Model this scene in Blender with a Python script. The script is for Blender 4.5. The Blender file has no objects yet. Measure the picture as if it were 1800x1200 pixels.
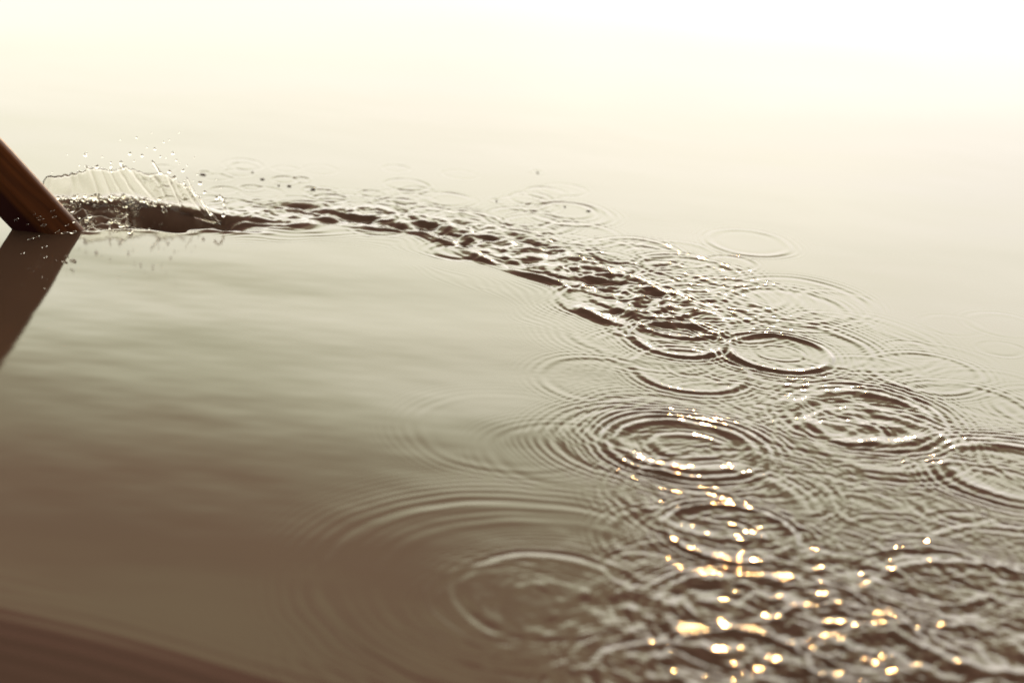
import bpy, bmesh, math, random
import numpy as np
from mathutils import Vector, Matrix

rng = np.random.default_rng(7)
random.seed(7)
SC = bpy.context.scene
COL = SC.collection
rad = math.radians

# ------------------------------------------------------------------ camera
FPX, CAM_H = 3600.0, 1.35            # focal length in photo pixels (1800 wide), eye height over the water
PITCH, ROLL = rad(20.2), rad(5.0)
fw = np.array([0, math.cos(PITCH), -math.sin(PITCH)])
r0 = np.array([1.0, 0, 0]); u0 = np.array([0, math.sin(PITCH), math.cos(PITCH)])
RT = math.cos(ROLL) * r0 + math.sin(ROLL) * u0
UP = -math.sin(ROLL) * r0 + math.cos(ROLL) * u0
CAM = np.array([0, 0, CAM_H])
cd = bpy.data.cameras.new('camera'); cam = bpy.data.objects.new('camera', cd); COL.objects.link(cam)
m = Matrix.Identity(4)
for i in range(3):
    m[i][0], m[i][1], m[i][2], m[i][3] = RT[i], UP[i], -fw[i], CAM[i]
cam.matrix_world = m
cd.sensor_width = 36.0; cd.lens = 36.0 * FPX / 1800.0
cd.clip_start = 0.05; cd.clip_end = 20000
cd.dof.use_dof = True; cd.dof.focus_distance = 4.05; cd.dof.aperture_fstop = 2.0
cd.dof.aperture_blades = 0
SC.camera = cam

def ray(x, y): return fw + (x - 900) / FPX * RT + (600 - y) / FPX * UP
def ground(x, y, z=0.0):
    d = ray(x, y); return CAM + d * ((z - CAM_H) / d[2])
def at_depth(x, y, Y):
    d = ray(x, y); return CAM + d * (Y / d[1])

# ------------------------------------------------------------------ world, sun, exposure
SUN_AZ, SUN_EL = rad(6.6), rad(5.0)     # azimuth from +Y towards +X
W = bpy.data.worlds.new('World'); SC.world = W; W.use_nodes = True
nt = W.node_tree; N = nt.nodes; L = nt.links; N.clear()
def nn(t, **k):
    n = N.new(t)
    for a, b in k.items(): setattr(n, a, b)
    return n
out = nn('ShaderNodeOutputWorld'); bg = nn('ShaderNodeBackground'); L.new(bg.outputs[0], out.inputs[0])
bg.inputs['Strength'].default_value = 0.1
sky = nn('ShaderNodeTexSky', sky_type='NISHITA'); sky.sun_disc = False
sky.sun_elevation = SUN_EL; sky.sun_rotation = SUN_AZ; sky.dust_density = 4.0; sky.air_density = 1.0
tc = nn('ShaderNodeTexCoord')
sep = nn('ShaderNodeSeparateXYZ'); L.new(tc.outputs['Generated'], sep.inputs[0])
def mth(op, a, b=None, c=None):
    n = nn('ShaderNodeMath', operation=op)
    for i, v in enumerate((a, b, c)):
        if v is None: continue
        if isinstance(v, (int, float)): n.inputs[i].default_value = v
        else: L.new(v, n.inputs[i])
    return n.outputs[0]
# cloud layer seen as a flat sheet high above: direction / height
zc = mth('MAXIMUM', sep.outputs[2], 0.0)
den = mth('ADD', zc, 0.12)
cx = mth('DIVIDE', sep.outputs[0], den); cy = mth('DIVIDE', sep.outputs[1], den)
cmb = nn('ShaderNodeCombineXYZ'); L.new(cx, cmb.inputs[0]); L.new(cy, cmb.inputs[1])
mp = nn('ShaderNodeMapping'); L.new(cmb.outputs[0], mp.inputs[0])
mp.inputs['Scale'].default_value = (1.6, 3.0, 1); mp.inputs['Rotation'].default_value = (0, 0, rad(-14))
mp.inputs['Location'].default_value = (3.1, 1.7, 0)
noi = nn('ShaderNodeTexNoise'); noi.inputs['Scale'].default_value = 1.0; noi.inputs['Detail'].default_value = 4
noi.inputs['Roughness'].default_value = 0.5; noi.inputs['Distortion'].default_value = 0.6
L.new(mp.outputs[0], noi.inputs['Vector'])
nz = mth('SUBTRACT', noi.outputs['Fac'], 0.5)
elev = mth('ADD', zc, mth('MULTIPLY', nz, 0.10))
elev = mth('ADD', elev, mth('MULTIPLY', sep.outputs[0], -0.11))
rmp = nn('ShaderNodeValToRGB'); L.new(elev, rmp.inputs[0]); cr = rmp.color_ramp
cr.interpolation = 'EASE'
stops = [(0.0, (4.1, 3.95, 3.6)), (0.19, (4.3, 4.15, 3.75)), (0.27, (5.35, 5.2, 4.35)), (0.315, (5.75, 5.65, 4.5)), (0.35, (5.5, 5.45, 4.2)),
         (0.385, (4.0, 4.05, 2.85)), (0.418, (2.1, 2.0, 1.32)), (0.45, (1.2, 0.90, 0.6)), (0.495, (1.9, 1.65, 1.0)), (0.545, (0.9, 0.46, 0.38)),
         (0.75, (0.55, 0.34, 0.28)), (1.0, (0.55, 0.4, 0.33))]
while len(cr.elements) < len(stops): cr.elements.new(0.5)
for e, (pz, c) in zip(cr.elements, stops):
    e.position = pz; e.color = (*[v / 6.0 for v in c], 1)
# forward scattering of the haze round the sun
sd = (math.sin(SUN_AZ) * math.cos(SUN_EL), math.cos(SUN_AZ) * math.cos(SUN_EL), math.sin(SUN_EL))
dot = nn('ShaderNodeVectorMath', operation='DOT_PRODUCT'); L.new(tc.outputs['Generated'], dot.inputs[0]); dot.inputs[1].default_value = sd
glow = mth('MULTIPLY', mth('POWER', mth('MAXIMUM', dot.outputs['Value'], 0.0), 40.0), 0.15)
back = mth('MULTIPLY_ADD', dot.outputs['Value'], 0.35, 0.65)     # the sky opposite the sun is dimmer
sc1 = nn('ShaderNodeVectorMath', operation='SCALE'); L.new(rmp.outputs[0], sc1.inputs[0])
L.new(mth('MULTIPLY', mth('ADD', back, glow), 60.0), sc1.inputs['Scale'])
mix = nn('ShaderNodeMix', data_type='RGBA'); mix.inputs['Factor'].default_value = 0.93
L.new(sky.outputs[0], mix.inputs['A']); L.new(sc1.outputs[0], mix.inputs['B'])
L.new(mix.outputs['Result'], bg.inputs['Color'])

sl = bpy.data.lights.new('sun', 'SUN'); sun = bpy.data.objects.new('sun', sl); COL.objects.link(sun)
sl.energy = 2.0; sl.angle = rad(0.6); sl.color = (1.0, 0.50, 0.16)
sun.rotation_euler = Vector((-sd[0], -sd[1], -sd[2])).to_track_quat('-Z', 'Y').to_euler()
sun.location = (1, 6, 4)

SC.view_settings.view_transform = 'Standard'; SC.view_settings.look = 'None'
SC.view_settings.exposure = 0.0; SC.view_settings.gamma = 1.0; SC.view_settings.use_curve_mapping = False
SC.render.engine = 'CYCLES'
cy_ = SC.cycles
cy_.use_denoising = True; cy_.use_adaptive_sampling = False
cy_.sample_clamp_direct = 0; cy_.sample_clamp_indirect = 6
cy_.max_bounces = 12; cy_.transmission_bounces = 10; cy_.glossy_bounces = 6
cy_.caustics_reflective = False; cy_.caustics_refractive = True

# ------------------------------------------------------------------ materials
def mat(name):
    mt = bpy.data.materials.new(name); mt.use_nodes = True
    return mt, mt.node_tree, mt.node_tree.nodes['Principled BSDF']
def set_in(b, **k):
    for a, v in k.items(): b.inputs[a.replace('_', ' ')].default_value = v

M_water, t, b = mat('pond_water')
t.nodes.remove(b)
b = t.nodes.new('ShaderNodeBsdfDiffuse'); gl = t.nodes.new('ShaderNodeBsdfGlossy'); gl.distribution = 'BECKMANN'
gl.inputs['Roughness'].default_value = 0.09
fr = t.nodes.new('ShaderNodeFresnel'); fr.inputs['IOR'].default_value = 1.333
mx = t.nodes.new('ShaderNodeMixShader')
t.links.new(fr.outputs[0], mx.inputs[0]); t.links.new(b.outputs[0], mx.inputs[1]); t.links.new(gl.outputs[0], mx.inputs[2])
t.links.new(mx.outputs[0], t.nodes['Material Output'].inputs['Surface'])
# silt drifting in the water: faint patches of colour
tcn = t.nodes.new('ShaderNodeTexCoord'); ns = t.nodes.new('ShaderNodeTexNoise')
ns.inputs['Scale'].default_value = 1.3; ns.inputs['Detail'].default_value = 3
t.links.new(tcn.outputs['Object'], ns.inputs['Vector'])
rm = t.nodes.new('ShaderNodeValToRGB'); t.links.new(ns.outputs['Fac'], rm.inputs[0])
rm.color_ramp.elements[0].position = 0.3; rm.color_ramp.elements[0].color = (0.072, 0.045, 0.031, 1)
rm.color_ramp.elements[1].position = 0.7; rm.color_ramp.elements[1].color = (0.092, 0.056, 0.040, 1)
t.links.new(rm.outputs[0], b.inputs['Color'])

M_clear, t, b = mat('clear_water')
set_in(b, Base_Color=(0.97, 0.955, 0.90, 1), Roughness=0.02, IOR=1.333, Transmission_Weight=1.0)

M_wood, t, b = mat('varnished_wood')
set_in(b, Roughness=0.42, IOR=1.38, Coat_Weight=0.0)
tcn = t.nodes.new('ShaderNodeTexCoord'); mpn = t.nodes.new('ShaderNodeMapping'); mpn.inputs['Scale'].default_value = (60, 60, 3)
t.links.new(tcn.outputs['Object'], mpn.inputs[0])
ns = t.nodes.new('ShaderNodeTexNoise'); ns.inputs['Scale'].default_value = 1.0; ns.inputs['Detail'].default_value = 6
ns.inputs['Distortion'].default_value = 0.8; t.links.new(mpn.outputs[0], ns.inputs['Vector'])
rm = t.nodes.new('ShaderNodeValToRGB'); t.links.new(ns.outputs['Fac'], rm.inputs[0])
rm.color_ramp.elements[0].position = 0.3; rm.color_ramp.elements[0].color = (0.04, 0.012, 0.005, 1)
rm.color_ramp.elements[1].position = 0.72; rm.color_ramp.elements[1].color = (0.11, 0.034, 0.010, 1)
t.links.new(rm.outputs[0], b.inputs['Base Color'])
# wood colour turns darker and plum towards the lower left edge
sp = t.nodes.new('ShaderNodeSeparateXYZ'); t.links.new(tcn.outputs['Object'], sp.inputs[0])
SIDE_TONE = t.nodes.new('ShaderNodeMapRange'); t.links.new(sp.outputs[0], SIDE_TONE.inputs[0])
hm = t.nodes.new('ShaderNodeMix'); hm.data_type = 'RGBA'; t.links.new(SIDE_TONE.outputs[0], hm.inputs['Factor'])
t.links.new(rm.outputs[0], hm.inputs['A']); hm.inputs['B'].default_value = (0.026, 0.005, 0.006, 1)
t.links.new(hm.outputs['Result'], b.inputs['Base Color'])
bp = t.nodes.new('ShaderNodeBump'); bp.inputs['Strength'].default_value = 0.15; bp.inputs['Distance'].default_value = 0.002
t.links.new(ns.outputs['Fac'], bp.inputs['Height']); t.links.new(bp.outputs[0], b.inputs['Normal'])

# ------------------------------------------------------------------ water: physics of drop rings
def j0(x):
    x = np.abs(x); o = np.empty_like(x); s = x < 8
    y = x[s] ** 2
    o[s] = (57568490574.0 + y*(-13362590354.0 + y*(651619640.7 + y*(-11214424.18 + y*(77392.33017 + y*(-184.9052456)))))) / \
           (57568490411.0 + y*(1029532985.0 + y*(9494680.718 + y*(59272.64853 + y*(267.8532712 + y)))))
    xx = x[~s]; z = 8 / xx; y = z*z; a = xx - 0.785398164
    p1 = 1 + y*(-0.1098628627e-2 + y*(0.2734510407e-4 + y*(-0.2073370639e-5)))
    p2 = -0.1562499995e-1 + y*(0.1430488765e-3 + y*(-0.6911147651e-5))
    o[~s] = np.sqrt(0.636619772 / xx) * (np.cos(a)*p1 - z*np.sin(a)*p2)
    return o
KK = np.linspace(4, 900, 700)
OM = np.sqrt(9.81 * KK + 7.2e-5 * KK ** 3)
RR = np.linspace(0, 0.75, 900)
JT = j0(np.outer(RR, KK))
def ring_profile(R, w, late=0.0):
    """height of a capillary-gravity ring whose main crest has reached radius R; w = size of the drop's crater"""
    t_ = R / 0.19
    # a crater that springs back: height and momentum parts
    spec = KK * np.exp(-(KK * w) ** 2 / 4) * (np.cos(OM * t_) + 0.6 * np.sin(OM * t_)) * np.exp(-2.2e-6 * KK ** 2 * t_)
    h = JT @ spec
    h *= np.clip((0.74 - RR) / 0.3, 0, 1)
    dh = np.gradient(h, RR)
    near = (RR > 0.55 * R) & (RR < 1.8 * R)
    return h / max(np.abs(dh[near]).max(), 1e-9)

# grid: fine over the rippled patch, growing coarser to the horizon
def axis(lo, hi, step0, step1, far):
    a = [lo]
    while a[-1] < hi:
        f_ = (a[-1] - lo) / (hi - lo); a.append(a[-1] + step0 + (step1 - step0) * f_)
    s = step1; up = [a[-1]]
    while up[-1] < far: s *= 1.16; up.append(up[-1] + s)
    s = step0; dn = [a[0]]
    while dn[-1] > -far: s *= 1.16; dn.append(dn[-1] - s)
    return np.array(dn[:0:-1] + a + up[1:])
xs = axis(-1.42, 1.5, 0.0030, 0.0030, 4000.0)
ys = axis(2.15, 5.3, 0.0024, 0.0048, 4000.0)
X, Y = np.meshgrid(xs, ys)
HT = np.zeros_like(X)
def waves(x, y, n, l0, l1, seed, stretch=1.0):
    g = np.random.default_rng(seed); o = np.zeros_like(x)
    for _ in range(n):
        lam = l0 * (l1 / l0) ** g.random(); an = g.random() * 2 * math.pi; k = 2 * math.pi / lam
        o += (lam / (2 * math.pi)) * np.cos(k * (math.cos(an) * x + math.sin(an) * y * stretch) + g.random() * 6.28)
    return o / math.sqrt(n / 2)
XR = X + 0.075 * waves(X, Y, 10, .08, .5, 91); YR = Y + 0.075 * waves(X, Y, 10, .08, .5, 92)   # rings drift out of true

GA = np.random.default_rng(77)
def add_profile(cx, cy, prof, amp, rmax=0.74):
    i0, i1 = np.searchsorted(xs, [cx - rmax, cx + rmax]); k0, k1 = np.searchsorted(ys, [cy - rmax, cy + rmax])
    if i1 <= i0 or k1 <= k0: return
    dx, dy = XR[k0:k1, i0:i1] - cx, YR[k0:k1, i0:i1] - cy; rr = np.hypot(dx, dy); th = np.arctan2(dy, dx)
    f1, f2, f3 = GA.random(3) * 6.28                    # no ring is equally strong all the way round
    md = (1 + .28 * np.sin(th + f1) + .22 * np.sin(3 * th + f2) + .14 * np.sin(7 * th + f3))
    HT[k0:k1, i0:i1] += amp * md * np.interp(rr, RR, prof, right=0.0)
def px_scale(x, y):
    g = ground(x, y); return np.linalg.norm(g - CAM) / FPX
def drop(x, y, rpx, slope, w=0.0075):
    g = ground(x, y); R = rpx * px_scale(x, y)
    prof = ring_profile(R, w) * 0.8 + ring_profile(R, 0.0042) * 0.42
    if slope > 0.11:            # young strong rings: a broad crest, gentle inside and steep outside
        q_ = RR - R; wi = 0.18 * R + 0.004; wo = 0.075 * R + .002
        crest = 0.32 * wi * np.where(q_ < 0, np.exp(-(q_ / wi) ** 2), np.exp(-(q_ / wo) ** 2))
        prof = ring_profile(R, w) * 0.40 + ring_profile(R, 0.0040) * 0.58 + crest
    add_profile(g[0], g[1], prof, slope)

# the rings one can pick out: photo place, radius of the main crest, steepness, crater size
RINGS = [(1371, 621, 88, .34, .0085), (1371, 621, 30, .22, .006),
         (1205, 785, 131, .40, .0085), (1208, 785, 62, .16, .007), (1240, 795, 22, .10, .006),
         (1190, 598, 82, .30, .0085), (1188, 600, 38, .14, .006), (1215, 652, 97, .15, .006),
         (1520, 735, 132, .26, .008), (1490, 760, 60, .20, .007), (1560, 700, 45, .17, .007), (1545, 778, 140, .14, .007),
         (1795, 832, 135, .24, .008), (1283, 936, 108, .26, .008), (1280, 935, 48, .17, .007), (1268, 884, 155, .13, .007),
         (965, 1046, 168, .065, .010), (930, 1040, 380, .020, .006), (960, 1040, 300, .014, .006),
         (1330, 1085, 175, .22, .0085), (1300, 1170, 120, .24, .009), (1490, 1130, 130, .22, .009), (1440, 1060, 80, .18, .008),
         (1600, 1180, 150, .20, .009), (1180, 1190, 120, .15, .009),
         (1780, 985, 130, .12, .008), (1730, 1080, 200, .15, .009), (1640, 1010, 110, .10, .008),
         (1625, 655, 92, .07, .005), (1400, 528, 118, .06, .005), (1470, 535, 70, .04, .005), (1700, 720, 110, .05, .005),
         (1050, 668, 100, .035, .006), (1110, 730, 70, .04, .005), (900, 760, 170, .009, .005), (1010, 800, 140, .014, .005),
         (1000, 375, 70, .07, .005), (1118, 442, 72, .09, .005), (1020, 412, 62, .08, .005), (1210, 480, 90, .08, .005),
         (500, 316, 22, .09, .005), (530, 315, 14, .10, .005), (440, 330, 18, .09, .005), (700, 296, 24, .06, .005),
         (655, 342, 22, .10, .005), (545, 331, 12, .10, .005), (735, 338, 30, .06, .005), (870, 351, 12, .07, .005),
         (945, 302, 10, .07, .005), (360, 303, 10, .07, .005), (580, 350, 26, .1, .005), (780, 350, 40, .06, .005)]
for q in RINGS: drop(*q)

# later drops that fell into the same places: close-set fine rings round each of them
gr = np.random.default_rng(101)
for (x, y, jx, n_, k_) in ((1205, 785, 45, 6, 1.0), (1283, 936, 60, 8, 1.1), (1330, 1085, 90, 10, 1.2), (1371, 621, 35, 4, .8), (1520, 735, 60, 6, .8), (1790, 840, 60, 5, .8),
                        (1740, 1050, 90, 9, 1.0), (1500, 1130, 100, 10, 1.1), (1260, 860, 50, 5, .9), (1220, 700, 60, 5, .8), (1600, 920, 120, 8, .8), (980, 1060, 50, 3, .4), (1190, 600, 40, 3, .7)):
    for _ in range(n_):
        xx, yy = x + gr.normal(0, jx), y + gr.normal(0, jx * .4); g_ = ground(xx, yy)
        add_profile(g_[0], g_[1], ring_profile((35 + 130 * gr.random()) * px_scale(xx, yy), .0042), k_ * (.04 + .055 * gr.random()))

# wake of the blade: centre line, half width on the water
WK = [(330, 388, .07), (420, 380, .085), (520, 376, .09), (640, 378, .09), (760, 396, .10), (880, 431, .11), (1000, 470, .125),
      (1090, 508, .145), (1165, 548, .16), (1230, 580, .12)]
wp = np.array([ground(a, b_)[:2] for a, b_, c in WK]); wh = np.array([c for *_, c in WK])
i0, i1 = np.searchsorted(xs, [wp[:, 0].min() - .6, wp[:, 0].max() + .5]); k0, k1 = np.searchsorted(ys, [wp[:, 1].min() - .6, wp[:, 1].max() + .6])
xw, yw = X[k0:k1, i0:i1], Y[k0:k1, i0:i1]
best = np.full(xw.shape, 9.0); sgn = np.zeros(xw.shape); wid = np.ones(xw.shape); pos = np.zeros(xw.shape)
for q in range(len(wp) - 1):
    a, c = wp[q], wp[q + 1]; e = c - a; ln = np.linalg.norm(e)
    tt = ((xw - a[0]) * e[0] + (yw - a[1]) * e[1]) / ln ** 2; tcl = np.clip(tt, 0, 1)
    dx, dy = xw - a[0] - tcl * e[0], yw - a[1] - tcl * e[1]; d = np.hypot(dx, dy)
    mk = d < best
    best[mk] = d[mk]; sgn[mk] = np.sign(e[0] * dy - e[1] * dx)[mk]
    wid[mk] = (wh[q] + (wh[q + 1] - wh[q]) * tcl)[mk]; pos[mk] = (q + tcl)[mk]
sd_ = best * sgn                       # + = far side of the wake, - = side towards the camera
core = np.exp(-(best / (wid * 0.72)) ** 4)
fade = np.clip(pos / 0.6, 0, 1) * np.clip((9.0 - pos) / 1.2, 0, 1)
tur = waves(xw, yw, 34, 0.045, 0.20, 3)
tur2 = waves(xw, yw, 30, 0.018, 0.05, 4)
def ridged(a, s): return s * (1 - 2 * np.sqrt((a / s) ** 2 + 0.02)) * 0.5
A_ = 0.20 * ridged(tur, 0.012) + 0.16 * tur + 0.05 * tur2
HT[k0:k1, i0:i1] += core * fade * A_ * (1.05 - .5 * np.clip((pos - 1.5) / 5, 0, 1))
# rim of the wake facing the camera with capillary lines running ahead of it
edge = -sd_ - wid * 0.86 + 0.012 * waves(xw, yw, 12, .12, .4, 8) / 0.03
rim = 0.0052 * np.exp(-(edge / 0.016) ** 2)
cap = np.where(edge > 0, 0.00042 * np.exp(-edge / 0.08) * np.cos(edge / 0.023 * 2 * math.pi * (1 + edge * 3.0)), 0) * np.clip(edge / .01, 0, 1)
edge2 = sd_ - wid * 0.95
cap2 = np.where(edge2 > 0, 0.00026 * np.exp(-edge2 / 0.06) * np.cos(edge2 / 0.022 * 2 * math.pi * (1 + edge2 * 2.0)), 0) * np.clip(edge2 / .01, 0, 1)
HT[k0:k1, i0:i1] += fade * (rim * np.clip(.75 + 30 * waves(xw, yw, 12, .07, .2, 9), .1, 1.5) + cap * (0.6 + 12 * np.abs(tur) * 1.5) + cap2)
# scalloped row of strong young rings along the wake
gw = np.random.default_rng(44)
for s_ in np.arange(1.0, 8.7, .42):
    q0 = int(s_); fr_q = s_ - q0; P_ = [np.array(WK[q0][:2]) * (1 - fr_q) + np.array(WK[q0 + 1][:2]) * fr_q]
    x, y = P_[0] + gw.normal(0, 1, 2) * (9, 4); rp = 26 + 58 * (s_ / 9) ** 1.3
    g_ = ground(x, y); R = rp * px_scale(x, y); q_ = RR - R; wi = .2 * R + .004; wo = .085 * R + .002
    add_profile(g_[0], g_[1], .42 * wi * np.where(q_ < 0, np.exp(-(q_ / wi) ** 2), np.exp(-(q_ / wo) ** 2)) + .4 * ring_profile(R, .0045), .17 + .10 * gw.random())
# drops that fell along the wake: younger and smaller towards the blade
g = np.random.default_rng(21)
for q in range(190):
    s_ = g.random() * (len(wp) - 1.01); q0 = int(s_); fr = s_ - q0
    c = wp[q0] * (1 - fr) + wp[q0 + 1] * fr; e = wp[q0 + 1] - wp[q0]; e /= np.linalg.norm(e); nrm = np.array([-e[1], e[0]])
    far = g.random() < 0.55
    off = (abs(g.normal(0, 0.22)) + 0.02) if far else g.normal(0, 0.05)
    c = c + nrm * off
    R = (0.025 + 0.065 * (s_ / 9) ** 1.2) * (0.6 + 0.8 * g.random())
    add_profile(c[0], c[1], ring_profile(R, 0.005 if far else 0.0065), (0.075 if far else 0.08) * (0.5 + g.random()))

# stray drops between the big rings, most of them in the foreground right
for q in range(150):
    x, y = 1000 + 850 * g.random(), 560 + 680 * g.random() ** .8
    if x < 1420 - (y - 560) * .62: continue
    c = ground(x, y); big = g.random() < .3
    R = (0.05 + 0.13 * g.random()) * (1.0 if big else 0.6)
    add_profile(c[0], c[1], ring_profile(R, .005), (.045 if big else .06) * (.4 + g.random()) * (.55 + .6 * (y - 560) / 640))

# choppy patch in the foreground right where many drops fell together
def blob(x, y, rx, ry):
    c = ground(x, y); ex = rx * px_scale(x, y); ey = ry * px_scale(x, y) / 0.42
    return np.exp(-(((X - c[0]) / ex) ** 2 + ((Y - c[1]) / ey) ** 2) ** 1.5)
fi0, fi1 = np.searchsorted(xs, [-.1, 1.3]); fk0, fk1 = np.searchsorted(ys, [2.1, 3.6])
Xs, Ys = X, Y
X, Y = X[fk0:fk1, fi0:fi1], Y[fk0:fk1, fi0:fi1]
mask = np.clip(1.0 * blob(1480, 1150, 430, 170) + 0.6 * blob(1520, 735, 130, 65) + .25 * blob(1290, 930, 110, 60) + .2 * blob(1371, 621, 90, 34), 0, 1)
patch = mask * (0.06 * waves(X, Y, 40, .06, .16, 31) + 0.085 * waves(X, Y, 40, .026, .06, 32) + 0.05 * waves(X, Y, 30, .016, .028, 34) + 0.07 * ridged(waves(X, Y, 30, .06, .2, 33), .012))
X, Y = Xs, Ys
HT[fk0:fk1, fi0:fi1] += patch
# the finest shiver on the water among the rings
gx, gy = ground(1330, 830)[:2]
shv = np.exp(-(((X - gx - .2 * (gy - Y)) / .30) ** 2 + ((Y - gy) / .85) ** 2) ** 2)
bx = shv > 1e-3
HT[bx] += (shv * 1.0)[bx] * 0.018 * waves(X[bx], Y[bx], 40, .011, .024, 61)

# long slow undulation of the pond, and the swell the boat pushes ahead at the near left
ok = (np.abs(X) < 60) & (np.abs(Y) < 60)
und = 0.0013 * waves(X, Y, 14, 0.06, 0.16, 53, 1.6) * np.exp(-((X + .2) ** 2 + (Y - 3.4) ** 2) / 2) + 0.0030 * waves(X, Y, 26, 0.5, 2.2, 51, 1.8) + 0.0012 * waves(X, Y, 16, 0.16, 0.4, 52, 1.6)
HT += np.where(ok, und, 0) * np.exp(-(np.hypot(X, Y - 4) / 14) ** 2)
p0 = ground(0, 1065)[:2]; p1 = ground(520, 1200)[:2]; e = (p1 - p0) / np.linalg.norm(p1 - p0)
dn = -((X - p0[0]) * -e[1] + (Y - p0[1]) * e[0])       # > 0 on the boat's side of the line
al = (X - p0[0]) * e[0] + (Y - p0[1]) * e[1]
sw = np.where(dn > 0, -0.13 * (np.sqrt(dn ** 2 + .06 ** 2) - .06), 0)
sw = np.maximum(sw, -0.05)
ripl = 0.00022 * np.cos(dn / 0.034 * 2 * math.pi + 1.5 * np.sin(al * 9)) * np.exp(-((dn - .07) / .09) ** 2)
HT += np.where(ok, sw + ripl, 0)

# hollow the blade has torn in the surface: near lip flat with the pond, far wall steep and in view
c0 = ground(135, 404)[:2]; c1 = ground(430, 405)[:2]; e = (c1 - c0); ln = np.linalg.norm(e); e /= ln; nv = np.array([-e[1], e[0]])
al = ((X - c0[0]) * e[0] + (Y - c0[1]) * e[1]) / ln; dp = (X - c0[0]) * nv[0] + (Y - c0[1]) * nv[1]
sel = (al > -.6) & (al < 1.6) & (np.abs(dp) < .5)
av, dv, xv, yv = al[sel], dp[sel], X[sel], Y[sel]
wd = np.interp(av, [-.3, .05, .45, .66, .9, 1.15], [.185, .195, .18, .14, .085, .05])          # width of the hollow
ends = np.clip((av + .25) / .2, 0, 1) * np.clip((1.22 - av) / .35, 0, 1)
wob = waves(xv, yv, 18, .04, .2, 71)
dq = dv + .35 * wob
sm = lambda q: q * q * (3 - 2 * q)
down = sm(np.clip((dq + .005) / .05, 0, 1)); upw = sm(np.clip((dq - wd + .065) / .07, 0, 1))
depth = 0.075 * (wd / .185) * ends * (1 - .85 * np.clip((.42 - av) / .10, 0, 1))
lip = 0.004 * ends * np.exp(-((dq - wd - .02) / .03) ** 2) + 0.0016 * ends * np.clip(.5 + 60 * waves(xv, yv, 10, .03, .12, 73), 0, 1.3) * np.exp(-((dq + .014) / .008) ** 2)
mess = np.clip(1.25 - np.abs(av - .15) * 2.6, 0, 1)
HT[sel] = HT[sel] * (1 - down * (1 - upw) * ends * .7) - depth * down * (1 - upw) + lip + \
    down * (1 - upw) * ends * ((.2 + 1.0 * mess) * (0.20 * wob + .42 * waves(xv, yv, 34, .022, .055, 72)))

nx, ny = len(xs), len(ys)
me = bpy.data.meshes.new('water')
co = np.stack([X, Y, HT], -1).reshape(-1, 3).astype(np.float32)
idx = np.arange(nx * ny, dtype=np.int32).reshape(ny, nx)
quads = np.stack([idx[:-1, :-1], idx[:-1, 1:], idx[1:, 1:], idx[1:, :-1]], -1).reshape(-1, 4)
nf = len(quads)
me.vertices.add(len(co)); me.vertices.foreach_set('co', co.ravel())
me.loops.add(nf * 4); me.loops.foreach_set('vertex_index', quads.ravel())
me.polygons.add(nf); me.polygons.foreach_set('loop_start', np.arange(0, nf * 4, 4, dtype=np.int32))
me.update(calc_edges=True)
me.polygons.foreach_set('use_smooth', np.ones(nf, dtype=bool))
me.materials.append(M_water)
water = bpy.data.objects.new('water', me); COL.objects.link(water)
water['kind'] = 'structure'; water['label'] = 'calm brown pond water with drop rings and an oar wake'
def water_height(x, y):
    i = np.searchsorted(xs, x); k = np.searchsorted(ys, y); return float(HT[k, i])

# ------------------------------------------------------------------ helpers for things
def mesh_obj(name, verts, faces, material, parent=None, smooth=True):
    mh = bpy.data.meshes.new(name); mh.from_pydata([tuple(map(float, v)) for v in verts], [], faces); mh.update()
    if smooth: mh.polygons.foreach_set('use_smooth', [True] * len(mh.polygons))
    mh.materials.append(material)
    o = bpy.data.objects.new(name, mh); COL.objects.link(o)
    if parent: o.parent = parent
    return o
def tag(o, label, cat, group=None, kind=None):
    o['label'] = label; o['category'] = cat
    if group: o['group'] = group
    if kind: o['kind'] = kind
    return o

# ------------------------------------------------------------------ oar
E0 = ground(148, 405); PT = np.array([-1.044, 3.909, 0.244])
ax = PT - E0; ax /= np.linalg.norm(ax)
E2 = ground(22, 402)
wv = E2 - E0; wv -= ax * (wv @ ax); WID = np.linalg.norm(wv); wv /= WID
nv3 = np.cross(wv, ax)
if nv3 @ (CAM - E0) < 0: nv3 = -nv3
oar = bpy.data.objects.new('oar', None); COL.objects.link(oar)
base = E0 + wv * WID * 0.5
# object frame: z along the oar, x across the blade, y out of the face towards the camera
xm = np.cross(nv3, ax)
om = Matrix.Identity(4)
for i in range(3): om[i][0], om[i][1], om[i][2], om[i][3] = xm[i], nv3[i], ax[i], base[i]
oar.matrix_world = om
sx = 1.0 if xm @ wv > 0 else -1.0       # +x*sx runs towards the lower left edge
tag(oar, 'dark varnished wooden oar dipping into the water at the left edge', 'oar')
hw = WID / 2
SIDE_TONE.inputs[1].default_value = sx * hw * -.02; SIDE_TONE.inputs[2].default_value = sx * hw * .18
PROF = [(-1, 0), (-.99, .004), (-.97, .007), (-.93, .0095), (-.30, .026), (-.24, .027), (-.18, .026), (.92, .008), (.98, .005), (1, 0),
        (.98, -.006), (.85, -.011), (0, -.016), (-.85, -.011), (-.98, -.006)]
def section(z, half, ridge):
    """blade section: raised spine on the near face, rounded edges"""
    return [(u_ * half * sx, y_ * ridge, z) for u_, y_ in (PROF if sx < 0 else PROF[::-1])]
def loft(secs, cap=True):
    v = [p for s in secs for p in s]; n = len(secs[0]); f = []
    for a in range(len(secs) - 1):
        for q in range(n):
            q2 = (q + 1) % n; f.append((a*n+q, a*n+q2, (a+1)*n+q2, (a+1)*n+q))
    if cap: f.append(tuple(range(n - 1, -1, -1))); f.append(tuple((len(secs)-1)*n + q for q in range(n)))
    return v, f
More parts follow.
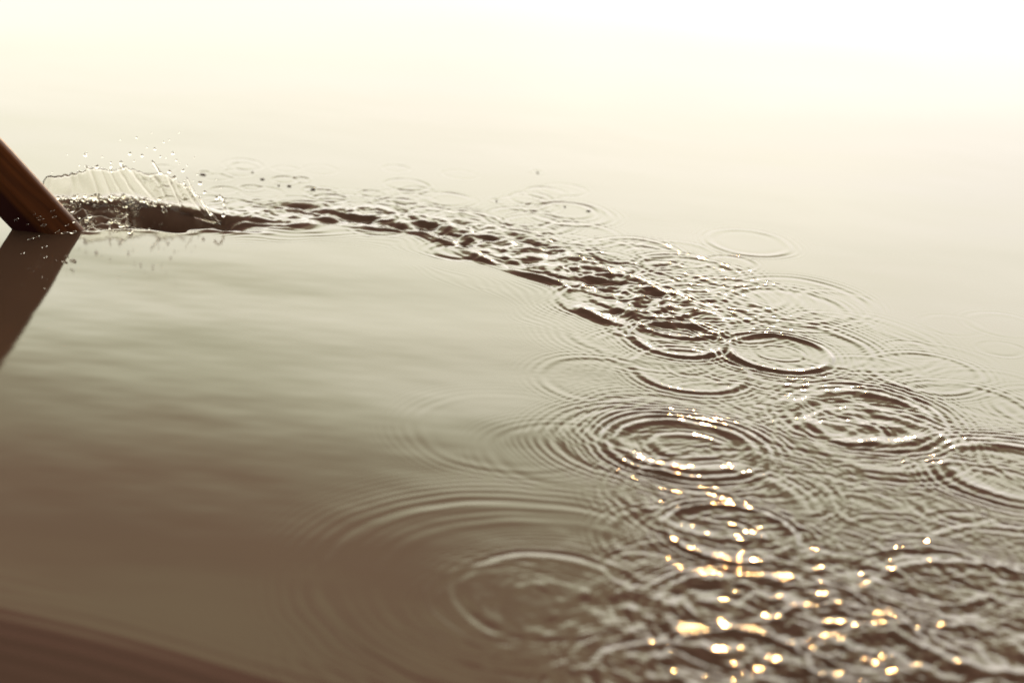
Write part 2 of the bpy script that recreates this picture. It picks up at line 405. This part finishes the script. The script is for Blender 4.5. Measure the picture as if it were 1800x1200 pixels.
secs = []
for z, k, rg in ((-.30, .80, .5), (-.285, .93, .7), (-.25, 1, .8), (-.1, 1, 1), (.1, 1, 1), (.3, 1, 1), (.42, .97, 1), (.52, .85, 1), (.62, .6, 1), (.70, .36, .9), (.76, .27, .6)):
    secs.append(section(z, hw * k, rg))
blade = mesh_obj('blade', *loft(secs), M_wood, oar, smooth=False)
def circ(z, r, n=24): return [(r * math.cos(2*math.pi*q/n), r * math.sin(2*math.pi*q/n) + .006, z) for q in range(n)]
shaft = mesh_obj('shaft', *loft([circ(.70, .0245), circ(.8, .0265), (circ(1.3, .0265)), circ(1.75, .026)]), M_wood, oar)
grip = mesh_obj('grip', *loft([circ(1.745, .020), circ(1.76, .024), circ(1.85, .022), circ(1.93, .0235), circ(1.945, .018)]), M_wood, oar)

# ------------------------------------------------------------------ splash: thin sheet of water thrown up behind the blade
def interp_pts(pts, x): 
    a = np.array(pts, float); return np.interp(x, a[:, 0], a[:, 1])
TOP = [(70, 318), (84, 308), (110, 308), (128, 303), (150, 300), (153, 292), (165, 295), (195, 299), (212, 297), (218, 292), (235, 298), (250, 304), (262, 307),
       (274, 305), (283, 302), (300, 311), (315, 321), (330, 328), (343, 340), (355, 351), (367, 368), (378, 382), (390, 392)]
BOT = [(70, 350), (110, 352), (150, 358), (200, 360), (270, 363), (330, 374), (390, 392)]
nu, nvv = 200, 40
front_v, back_v = [], []
gs = np.random.default_rng(5)
ph = gs.random(20) * 6.28
us = np.linspace(74, 388, nu)
grid = np.zeros((nu, nvv, 3)); nrm = np.zeros((nu, nvv, 3))
for i, x in enumerate(us):
    yt, yb = interp_pts(TOP, x) + 1.3 * math.sin(x / 3.1) * math.sin(x / 7.7) + .9 * math.sin(x / 1.9 + 1), interp_pts(BOT, x)
    Yb = ground(x, yb + 1)[1]; Yt = Yb - .05 * np.clip((230 - x) / 150, 0, 1) + .01
    lean = 34 * np.clip((x - 70) / 200, 0, 1)                  # the streaks climb up and to the left
    for j in range(nvv):
        v = j / (nvv - 1)
        yy = yb + 5 + (yt - yb - 5) * v
        grid[i, j] = at_depth(x, yy, Yb + (Yt - Yb) * v ** 1.3)
du = np.gradient(grid, axis=0); dv_ = np.gradient(grid, axis=1)
nrm = np.cross(du, dv_); nrm /= np.linalg.norm(nrm, axis=2, keepdims=True) + 1e-9
UU, VV = np.meshgrid(us, np.linspace(0, 1, nvv), indexing='ij')
gq = np.random.default_rng(6)
sc_ = UU + 9 * np.sin(UU / 37 + 2 * VV) + 6 * np.sin(UU / 17 + 1.3) + 42 * VV ** 1.3 * np.clip((UU - 70) / 200, .25, 1.2)     # coordinate across the streaks
wr = np.zeros_like(UU)
for q in range(14):
    lam = 14 * (90 / 14) ** gs.random()
    wr += lam * np.sin(sc_ / lam * 6.28 + ph[q] + 1.2 * np.sin(VV * 3 + ph[q])) * (.4 + .6 * np.sin(VV * 2.5 + ph[q + 3]) ** 2)
wr *= 0.000013
wr += 0.00045 * np.exp(-((UU - 262) / 22) ** 2) * np.sin(VV * 60) * np.clip(VV * 3 - 1.9, 0, 1)
thick = 0.0011 + 0.0007 * np.clip(np.sin(sc_ / 31 * 6.28 + 1 + 2.2 * np.sin(sc_ / 47 + VV)), 0, 1) ** 6 + 0.0008 * np.exp(-((1 - VV) / 0.03) ** 2) + .0025 * np.exp(-VV / .15)
thick *= np.clip((388 - UU) / 10, .25, 1) * np.clip((UU - 72) / 40, .12, 1) 
wr += 0.004 * np.sin(UU / 60) 
fr_ = grid + nrm * (wr + thick)[..., None]; bk_ = grid + nrm * (wr * .7 - thick)[..., None]
V = np.concatenate([fr_.reshape(-1, 3), bk_.reshape(-1, 3)]); off = nu * nvv
Fc = []
ii = lambda i, j, s=0: s * off + i * nvv + j
for i in range(nu - 1):
    for j in range(nvv - 1):
        Fc.append((ii(i, j), ii(i+1, j), ii(i+1, j+1), ii(i, j+1)))
        Fc.append((ii(i, j, 1), ii(i, j+1, 1), ii(i+1, j+1, 1), ii(i+1, j, 1)))
    Fc.append((ii(i, 0), ii(i, 0, 1), ii(i+1, 0, 1), ii(i+1, 0)))
    Fc.append((ii(i, nvv-1), ii(i+1, nvv-1), ii(i+1, nvv-1, 1), ii(i, nvv-1, 1)))
for j in range(nvv - 1):
    Fc.append((ii(0, j), ii(0, j+1), ii(0, j+1, 1), ii(0, j, 1)))
    Fc.append((ii(nu-1, j), ii(nu-1, j, 1), ii(nu-1, j+1, 1), ii(nu-1, j+1)))
splash = bpy.data.objects.new('splash', None); COL.objects.link(splash)
sb = ground(230, 386); splash.location = sb
tag(splash, 'thin clear sheet of water thrown up beside the oar blade', 'splash')
sheet = mesh_obj('water_sheet', V - sb, Fc, M_clear, splash)
# fingers of water leaving the rim, each ending in a bead
def tube(pts, rads, n=10):
    pts = [np.array(p) for p in pts]; secs = []
    for i, p in enumerate(pts):
        d = pts[min(i + 1, len(pts) - 1)] - pts[max(i - 1, 0)]; d = d / np.linalg.norm(d)
        a = np.cross(d, [0, 1, 0.1]); a /= np.linalg.norm(a); c = np.cross(d, a)
        secs.append([p + rads[i] * (math.cos(6.2832*q/n) * a + math.sin(6.2832*q/n) * c) for q in range(n)])
    return loft(secs)
for (x0, y0, x1, y1, rb, rt) in ((283, 304, 267, 282, .0032, .0026), (218, 294, 211, 287, .0035, .0030), (153, 294, 150, 291, .003, .0022),
                                 (196, 300, 194, 291, .0022, .0030), (344, 342, 328, 311, .0022, .0012), (326, 327, 323, 319, .003, .0028),
                                 (371, 376, 349, 346, .0024, .0013)):
    Yt = ground(x0, interp_pts(BOT, x0) + 1)[1] - .05 * np.clip((230 - x0) / 150, 0, 1) + .01
    a = at_depth(x0, y0 + 3, Yt); c = at_depth(x1, y1, Yt); mid = (a + c) / 2 + np.array([0.002, 0, -.001])
    ts = np.linspace(0, 1, 9); P = [(1-s_)**2 * a + 2*s_*(1-s_) * mid + s_*s_ * c for s_ in ts]
    rs = [rb * (1 - s_) + rt * .45 * s_ for s_ in ts[:6]] + [rt * .75, rt, rt * .35]
    v, f = tube(P, rs); mesh_obj('finger', np.array(v) - sb, f, M_clear, splash)
# small crown ring thrown up at the right end
P = [at_depth(386 + 9 * math.cos(a_), 353 - 20 * math.sin(a_) + 12, ground(386, 388)[1]) for a_ in np.linspace(-.9, 2.4, 20)]
v, f = tube(P, [.003 + .0012 * math.sin(k_ * 1.9) for k_ in range(20)]); mesh_obj('loop', np.array(v) - sb, f, M_clear, splash)

# ------------------------------------------------------------------ droplets
def drop_mesh(name, stretch, seed):
    bm = bmesh.new(); bmesh.ops.create_icosphere(bm, subdivisions=2, radius=1.0)
    g = np.random.default_rng(seed); q = g.random(6) * 6.28
    for v_ in bm.verts:
        c = v_.co; k = 1 + .10 * math.sin(2.1 * c.x + q[0]) + .09 * math.sin(2.7 * c.y + q[1]) + .08 * math.sin(2.3 * c.z + q[2])
        v_.co = Vector((c.x * stretch * k, c.y * k, c.z * k))
    for f_ in bm.faces: f_.smooth = True
    mh = bpy.data.meshes.new(name); bm.to_mesh(mh); bm.free(); mh.materials.append(M_clear); return mh
DM = [drop_mesh('water_droplet', s_, i) for i, s_ in enumerate((1.0, 1.25, 1.6, 1.1))]
DL = [drop_mesh('water_droplet', s_, 9 + i) for i, s_ in enumerate((2.6, 3.4))]
def droplet(x, y, rpx, Yd, me_, label, group, tilt=0.0):
    p = at_depth(x, y, Yd); o = bpy.data.objects.new('water_droplet', me_); COL.objects.link(o)
    o.location = p; s_ = rpx * Yd / FPX * 1.06; o.scale = (s_, s_, s_); o.rotation_euler = (random.random(), tilt, 0)
    tag(o, label, 'droplet', group); return o
SPRAY = [(212, 246), (240, 242), (267, 234), (315, 233), (297, 246), (258, 259), (288, 250), (150, 273), (118, 272), (152, 270), (180, 276), (236, 283), (250, 274), (282, 275),
         (292, 277), (304, 270), (310, 282), (316, 288), (342, 277), (329, 291), (298, 302), (195, 286), (196, 292), (213, 286), (140, 291), (170, 293), (92, 303), (325, 318), (347, 307), (352, 322),
         (380, 316), (388, 330), (360, 338), (306, 312), (340, 318), (322, 300), (272, 262), (228, 270)]
g = np.random.default_rng(2)
for x, y in SPRAY:
    droplet(x, y, 0.9 + 2.6 * g.random() ** 2.6, ground(x, 366)[1] + g.normal(0, .03), DM[g.integers(4)], 'tiny clear droplet flying above the splash sheet', 'droplets above the splash', g.normal(0, .5))
STREAK = [(33, 359, 3), (92, 371, 3), (127, 372, 2.6), (95, 381, 3), (68, 382, 2.4), (72, 386, 3), (76, 396, 4), (131, 389, 3), (29, 386, 3), (113, 409, 3.5), (128, 408, 4.5), (101, 407, 2.6),
          (60, 377, 1.8), (48, 395, 2), (118, 396, 2), (54, 420, 3.5), (78, 434, 3), (66, 416, 2.6), (80, 452, 2.6), (40, 445, 2.2)]
for x, y, r_ in STREAK:
    Yd = ground(x, max(y, 398) + 26)[1]
    droplet(x, y, r_ * .55, Yd, DL[g.integers(2)], 'small stretched golden droplet in front of the dark oar' if y < 411 else 'small stretched pale droplet over the reflection of the oar', 'droplets in front of the oar' if y < 411 else 'droplets over the oar reflection', -.42 + g.normal(0, .12))
FALL = [(550, 331, 3.6, 'largest dark droplet landing on still water beyond the wake'), (490, 324, 2.4, 'small dark droplet in the ring cluster beyond the wake'),
        (444, 301, 2.2, 'small dark droplet on still water right of the splash crown'), (461, 313, 3, 'dark droplet at the left end of the ring cluster beyond the wake'),
        (945, 302, 2.6, 'lone dark droplet farthest out on the bright water'), (873, 351, 2.6, 'dark droplet just beyond the middle of the wake'),
        (1034, 369, 3, 'rightmost dark droplet landing beyond the wake'), (356, 305, 4, 'dark droplet skimming the water behind the splash sheet'),
        (508, 325, 3, 'dark droplet at the right end of the ring cluster beyond the wake'), (993, 361, 2.4, 'dark droplet inside a faint ring beyond the wake bend')]
for x, y, r_, lb in FALL:
    p = ground(x, y + 2.5)
    o = droplet(x, y + 1.5, r_ * .5, p[1], DL[0] if r_ > 2.9 else DM[2], lb, 'droplets landing beyond the wake')
    o.material_slots[0].link = 'OBJECT'; o.material_slots[0].material = M_water; o.scale[2] *= .8

# ------------------------------------------------------------------ froth where the blade breaks the surface
bm = bmesh.new(); g = np.random.default_rng(14)
def place_blob(x, y, r, sx_=1.0):
    p = Vector((x, y, water_height(x, y) + r * .5 + abs(g.normal(0, .004))))
    mt_ = Matrix.Translation(p) @ Matrix.Rotation(g.random() * 6, 4, 'Y') @ Matrix.Diagonal(Vector((r * sx_, r, r * (.7 + .5 * g.random()), 1)))
    bmesh.ops.create_icosphere(bm, subdivisions=2, radius=1.0, matrix=mt_)
CL = [(ground(128 + 170 * g.random() ** 1.6, 352 + 50 * g.random())[:2], .006 + .02 * g.random()) for _ in range(26)]
for c_, sp in CL:                                       # clusters of beads riding on the torn water
    for q in range(int(3 + 9 * g.random())):
        place_blob(c_[0] + g.normal(0, sp), c_[1] + g.normal(0, sp), 0.0012 + 0.0042 * g.random() ** 2.5, 1 + g.random())
for q in range(70):                                     # and a string of them along the far lip
    x_ = 130 + 150 * g.random() ** 1.2; c_ = ground(x_, interp_pts(BOT, x_) - 1 + g.normal(0, 3))[:2]
    place_blob(c_[0], c_[1], 0.0012 + 0.0035 * g.random() ** 2, 1 + g.random())
for f_ in bm.faces: f_.smooth = True
mh = bpy.data.meshes.new('froth'); bm.to_mesh(mh); bm.free(); mh.materials.append(M_clear)
fo = bpy.data.objects.new('froth', mh); COL.objects.link(fo)
fo['kind'] = 'stuff'; fo['label'] = 'sparkling froth where the oar blade breaks the surface'; fo['category'] = 'froth'
